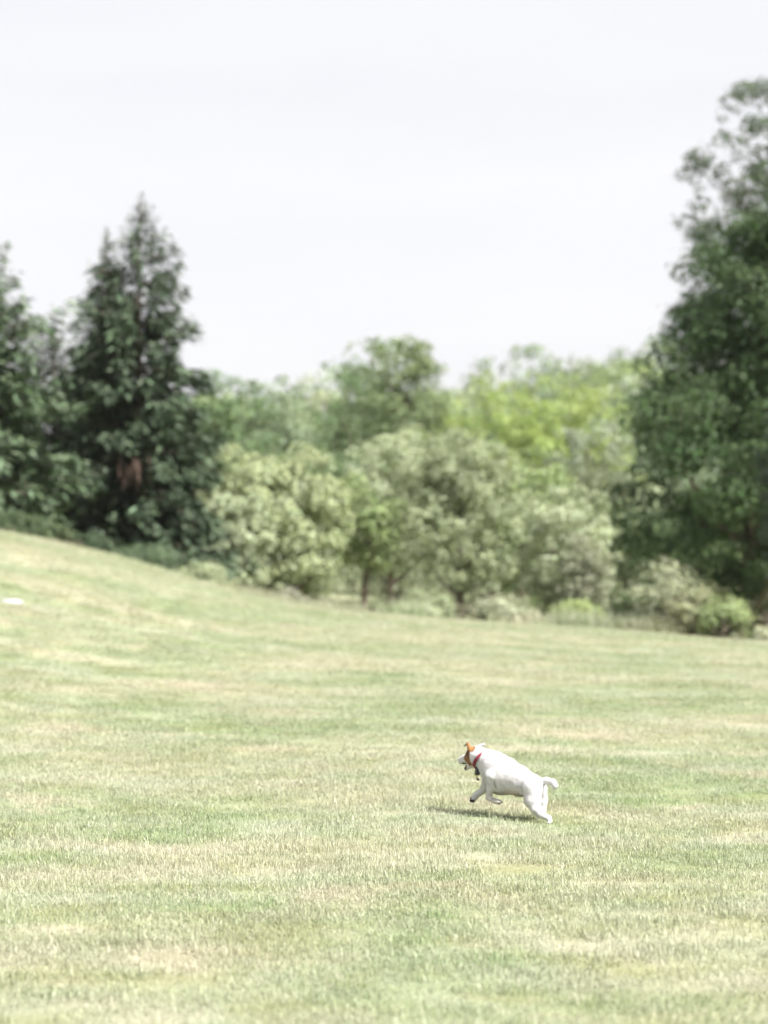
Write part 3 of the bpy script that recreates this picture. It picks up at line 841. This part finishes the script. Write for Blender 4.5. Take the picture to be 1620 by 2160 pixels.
def dog_body():
    h = .0034
    lo = np.array([-.30, -.125, -.012]); hi = np.array([.42, .125, .42])
    n = np.ceil((hi - lo) / h).astype(int)
    g = [lo[i] + np.arange(n[i]) * h for i in range(3)]
    P = np.stack(np.meshgrid(*g, indexing='ij'), -1)
    d = np.full(P.shape[:3], .5)
    for kind, f1, l1, u1, r1, f2, l2, u2, r2, k in DOG:
        a = np.array([f1, l1, u1]); b = np.array([f2, l2, u2])
        pad = max(r1, r2) + k + .02
        i0 = np.maximum(((np.minimum(a, b) - pad - lo) / h).astype(int), 0)
        i1 = np.minimum(((np.maximum(a, b) + pad - lo) / h).astype(int) + 1, n)
        sl = tuple(slice(i0[i], i1[i]) for i in range(3))
        p = P[sl]; aa, bb = a, b
        if kind == 'torso':
            q = np.array([1, 1.16, 1]); di = round_cone(p * q, aa * q, bb * q, r1, r2)
        elif kind == 'ear':
            q = np.array([1, 1.0, 1]); di = round_cone(p * q, aa * q, bb * q, r1, r2)
        else:
            di = round_cone(p, aa, bb, r1, r2)
        d0 = d[sl]
        hh = np.clip(.5 + .5 * (d0 - di) / k, 0, 1)
        d[sl] = d0 * (1 - hh) + di * hh - k * hh * (1 - hh)
    d += (vnoise(P * 26, 8) - .5) * .004 + (vnoise(P * 70, 9) - .5) * .0016
    V, Q = surface_nets(d, lo, h)
    # fur colours, with some armpit shade painted in
    def near(c, r, soft):
        return 1 - smooth01((np.linalg.norm(V - np.array(c), axis=1) - r) / soft)
    nz = vnoise(V * 90, 5) * .5 + vnoise(V * 240, 6) * .5
    white = np.array([.60, .592, .60]); tan = np.array([.23, .105, .036]); dark = np.array([.028, .022, .02])
    pink = np.array([.62, .42, .36]); grey = np.array([.22, .21, .21])
    col = np.repeat(white[None], len(V), 0)
    def blend(w, c):
        nonlocal col
        w = np.clip(w, 0, 1)[:, None]; col = col * (1 - w) + c * w
    wob = (nz - .5) * .012
    def patch(c, r, soft): return 1 - smooth01((np.linalg.norm(V - np.array(c), axis=1) + wob - r) / soft)
    headmask = smooth01((V[:, 0] - .256) / .008)
    blend(patch((.286, .036, .314), .046, .006) * headmask, tan)
    blend(patch((.284, .030, .283), .024, .006) * headmask, tan)
    blend(patch((.272, .032, .362), .034, .006) * smooth01((V[:, 1] - .006) / .006) * smooth01((V[:, 2] - .338) / .01), tan * 1.15)
    blend(patch((.285, -.05, .325), .034, .008) * headmask, tan)
    blend(patch((.280, .043, .336), .016, .010) * .85, np.array([.06, .032, .016]))
    blend(patch((.309, .03, .372), .014, .006), np.array([.05, .035, .025]))
    blend(patch((.315, .014, .322), .0065, .003), dark)
    blend(patch((.334, -.010, .2640), .0190, .004), dark)                      # open mouth
    blend(patch((.322, .0, .262), .008, .004), np.array([.20, .06, .055]))
    blend(patch((.389, -.036, .292), .011, .003), dark)                         # nose
    blend((1 - smooth01((np.linalg.norm((V - np.array([.069, .075, .188])) * np.array([2.4, 1, .8]), axis=1) - .014) / .012)) * .6, grey)  # armpit streak: dark coat patch plus shade between leg and chest, painted in
    blend(patch((-.01, .02, .140), .028, .03) * .35, pink)
    blend(patch((-.055, .03, .130), .016, .012) * .5, grey)
    blend(patch((-.20, .085, .058), .012, .012) * .35, grey)
    for c in ((.055, .06, .083), (.076, .06, .088), (.300, -.036, .080), (.310, -.034, .074), (.316, -.036, .088), (.302, -.05, .070), (-.275, .06, .004)):
        blend(patch(c, .0085, .003), dark)
    tick = smooth01((vnoise(V * 55, 12) - .70) / .08) * smooth01((.27 - V[:, 2]) / .06)
    blend(tick * .22 * (V[:, 0] < .2), grey)
    blend(.30 * smooth01((.165 - V[:, 2]) / .03) * (np.abs(V[:, 0] - .03) < .09), np.array([.50, .40, .31]))
    col *= (.91 + .18 * nz)[:, None]
    # short coat: fine hairs laid back along the body
    rg = np.random.default_rng(9)
    tri = V[Q]; nf = unit(np.cross(tri[:, 2] - tri[:, 0], tri[:, 3] - tri[:, 1])); area = np.linalg.norm(np.cross(tri[:, 2] - tri[:, 0], tri[:, 3] - tri[:, 1]), axis=1)
    pick = rg.choice(len(Q), 42000, p=area / area.sum())
    w = rg.dirichlet((1, 1, 1, 1), len(pick))
    hp = (tri[pick] * w[..., None]).sum(1); hn = nf[pick]
    hc = (col[Q[pick]] * w[..., None]).sum(1) * rg.uniform(.88, 1.1, (len(pick), 1))
    flow = np.array([-.8, 0, -.45]) + rg.normal(0, .25, (len(pick), 3))
    flow = unit(flow - hn * (flow * hn).sum(1, keepdims=True))
    hd = unit(flow + hn * rg.uniform(.12, .42, (len(pick), 1)))
    hs = np.cross(hd, hn) * .0007
    hl = rg.uniform(.005, .0095, (len(pick), 1)) * np.where((hp[:, 0:1] > .25) | (hp[:, 2:3] < .1), .55, 1)
    HV = np.stack([hp - hs, hp + hs, hp + hd * hl], 1).reshape(-1, 3)
    coat = np_mesh('coat', HV, np.arange(len(HV)).reshape(-1, 3), False, {'fur': ('POINT', 'FLOAT_COLOR', np.concatenate([np.repeat(hc, 3, 0), np.ones((len(HV), 1))], 1))})
    me = np_mesh('dog', V, Q, True, {'fur': ('POINT', 'FLOAT_COLOR', np.concatenate([col, np.ones((len(V), 1))], 1))})
    return me, coat

def mat_fur():
    m, nt, N, Lk = new_mat('short_fur')
    out = N.new('ShaderNodeOutputMaterial'); p = N.new('ShaderNodeBsdfPrincipled')
    at = N.new('ShaderNodeAttribute'); at.attribute_name = 'fur'
    Lk.new(at.outputs['Color'], p.inputs['Base Color'])
    p.inputs['Roughness'].default_value = .7
    p.inputs['Specular IOR Level'].default_value = .25
    p.inputs['Sheen Weight'].default_value = .05
    p.inputs['Sheen Roughness'].default_value = .5
    tc = N.new('ShaderNodeTexCoord'); mp = N.new('ShaderNodeMapping'); mp.inputs['Scale'].default_value = (1, 2.2, 2.2)
    Lk.new(tc.outputs['Object'], mp.inputs['Vector'])
    f = noise(nt, mp.outputs['Vector'], 130, 4, .65)
    bp = N.new('ShaderNodeBump'); bp.inputs['Strength'].default_value = .5; bp.inputs['Distance'].default_value = .004
    Lk.new(f, bp.inputs['Height']); Lk.new(bp.outputs['Normal'], p.inputs['Normal'])
    Lk.new(p.outputs['BSDF'], out.inputs['Surface'])
    return m

def build_dog():
    fur = mat_fur()
    body, coat = dog_body()
    o = add_obj('dog', body, fur, loc=DOG_O)
    tag(add_obj('coat', coat, fur, o), kind='stuff')
    # local x = forward, y = dog's left, z = up
    o.rotation_euler = (0, 0, math.pi - DOG_A)
    tag(o, 'small white dog with brown ear and cheek running across the lawn in a red collar', 'dog')
    # collar: flat band lying round the neck
    red = mat_noise('red_webbing', (.14, .014, .03), (.20, .022, .042), 60, .6, bump=.15)
    blk = mat_noise('black_plastic', (.012, .016, .022), (.03, .04, .05), 30, .35, .5, .05)
    brass = mat_noise('brass', (.55, .42, .2), (.65, .5, .25), 20, .35, .6, .05)
    c = np.array([.206, -.002, .3020]); ax = unit(np.array([.78, -.05, .62]))
    s = unit(np.cross(np.array([0, 0, 1.]), ax)); t = np.cross(ax, s)
    n = 40; ang = np.arange(n) / n * 2 * np.pi
    rx, ry = .0625, .0605
    ring = []
    for dr, da in ((-.004, -.008), (.003, -.008), (.003, .008), (-.004, .008)):
        ring.append(c + ax * da + np.cos(ang)[:, None] * s * (rx + dr) + np.sin(ang)[:, None] * t * (ry + dr))
    V = np.stack(ring, 1).reshape(-1, 3)
    i = np.arange(n)[:, None]; k = np.arange(4)[None]
    Fq = np.stack([i * 4 + k, i * 4 + (k + 1) % 4, ((i + 1) % n) * 4 + (k + 1) % 4, ((i + 1) % n) * 4 + k], -1).reshape(-1, 4)
    col = add_obj('collar', np_mesh('collar', V, Fq, False), red, o)
    col['label'] = 'red webbing collar'
    def on_neck(a, r): return c + math.cos(a) * s * r + math.sin(a) * t * r
    # buckle ring on the camera side, black tracker at the throat, hanging tag
    pts = []
    pc = on_neck(R(-52) if s[1] > 0 else R(180 + 52), .0705)
    q = np.linspace(0, 2 * np.pi, 13)
    nrm = unit(pc - c); tt = unit(np.cross(ax, nrm))
    Vt, Ft = tube(pc + np.cos(q)[:, None] * ax * .0085 + np.sin(q)[:, None] * tt * .0085, np.full(13, .0018), 6)
    add_obj('buckle', np_mesh('buckle', Vt, Ft, True), brass, col)
    def slab(center, X, Y, Z, hx, hy, hz, name, mat):
        # rounded-edge box: bevelled in two rings
        vs = []
        for zz, sc in ((-1, .75), (-.6, 1), (.6, 1), (1, .75)):
            for a in np.arange(12) / 12 * 2 * np.pi:
                cx = np.sign(math.cos(a)) * abs(math.cos(a)) ** .5; cy = np.sign(math.sin(a)) * abs(math.sin(a)) ** .5
                vs.append(center + X * hx * cx * sc + Y * hy * cy * sc + Z * hz * zz)
        vs = np.array(vs)
        i = np.arange(3)[:, None] * 12; j = np.arange(12)[None]; jn = (j + 1) % 12
        F1 = np.stack([i + j, i + jn, i + 12 + jn, i + 12 + j], -1).reshape(-1, 4)
        caps = np.stack([np.arange(12)[::-1], 36 + np.arange(12)])
        return add_obj(name, np_mesh(name, vs, [F1, caps], True), mat, col)
    pd = np.array([.228, .016, .246])
    slab(pd, np.array([1., 0, 0]), np.array([0, 1., 0]), unit(np.array([-.12, 0, 1.])), .0125, .014, .024, 'tracker_case', blk)
    pt = pd + np.array([.003, .006, -.030])
    slab(pt, np.array([1., 0, 0]), np.array([0, 0, 1.]), np.array([0, 1., 0]), .0055, .008, .0016, 'name_tag', brass)
    pt2 = pt + np.array([-.010, .004, -.014])
    slab(pt2, unit(np.array([.8, 0, .4])), unit(np.array([-.4, 0, .8])), np.array([0, 1., 0]), .009, .006, .004, 'tag_silencer', blk)
    return o
build_dog()

# ------------------------------------------------------------------ thin summer haze
def build_haze():
    x0, x1, y0, y1, z0, z1 = -905, 905, -125, 2505, -40, 34
    V = np.array([(x, y, z) for z in (z0, z1) for y in (y0, y1) for x in (x0, x1)], float)
    Fq = np.array([(0, 2, 3, 1), (4, 5, 7, 6), (0, 1, 5, 4), (2, 6, 7, 3), (0, 4, 6, 2), (1, 3, 7, 5)])
    m, nt, N, Lk = new_mat('haze')
    out = N.new('ShaderNodeOutputMaterial'); v = N.new('ShaderNodeVolumePrincipled')
    v.inputs['Color'].default_value = (.95, .96, 1, 1); v.inputs['Density'].default_value = .00012
    v.inputs['Anisotropy'].default_value = .2
    Lk.new(v.outputs['Volume'], out.inputs['Volume'])
    o = add_obj('haze', np_mesh('haze', V, Fq), m)
    tag(o, 'thin pale summer haze over the lawn and woods', 'haze', kind='stuff')
build_haze()
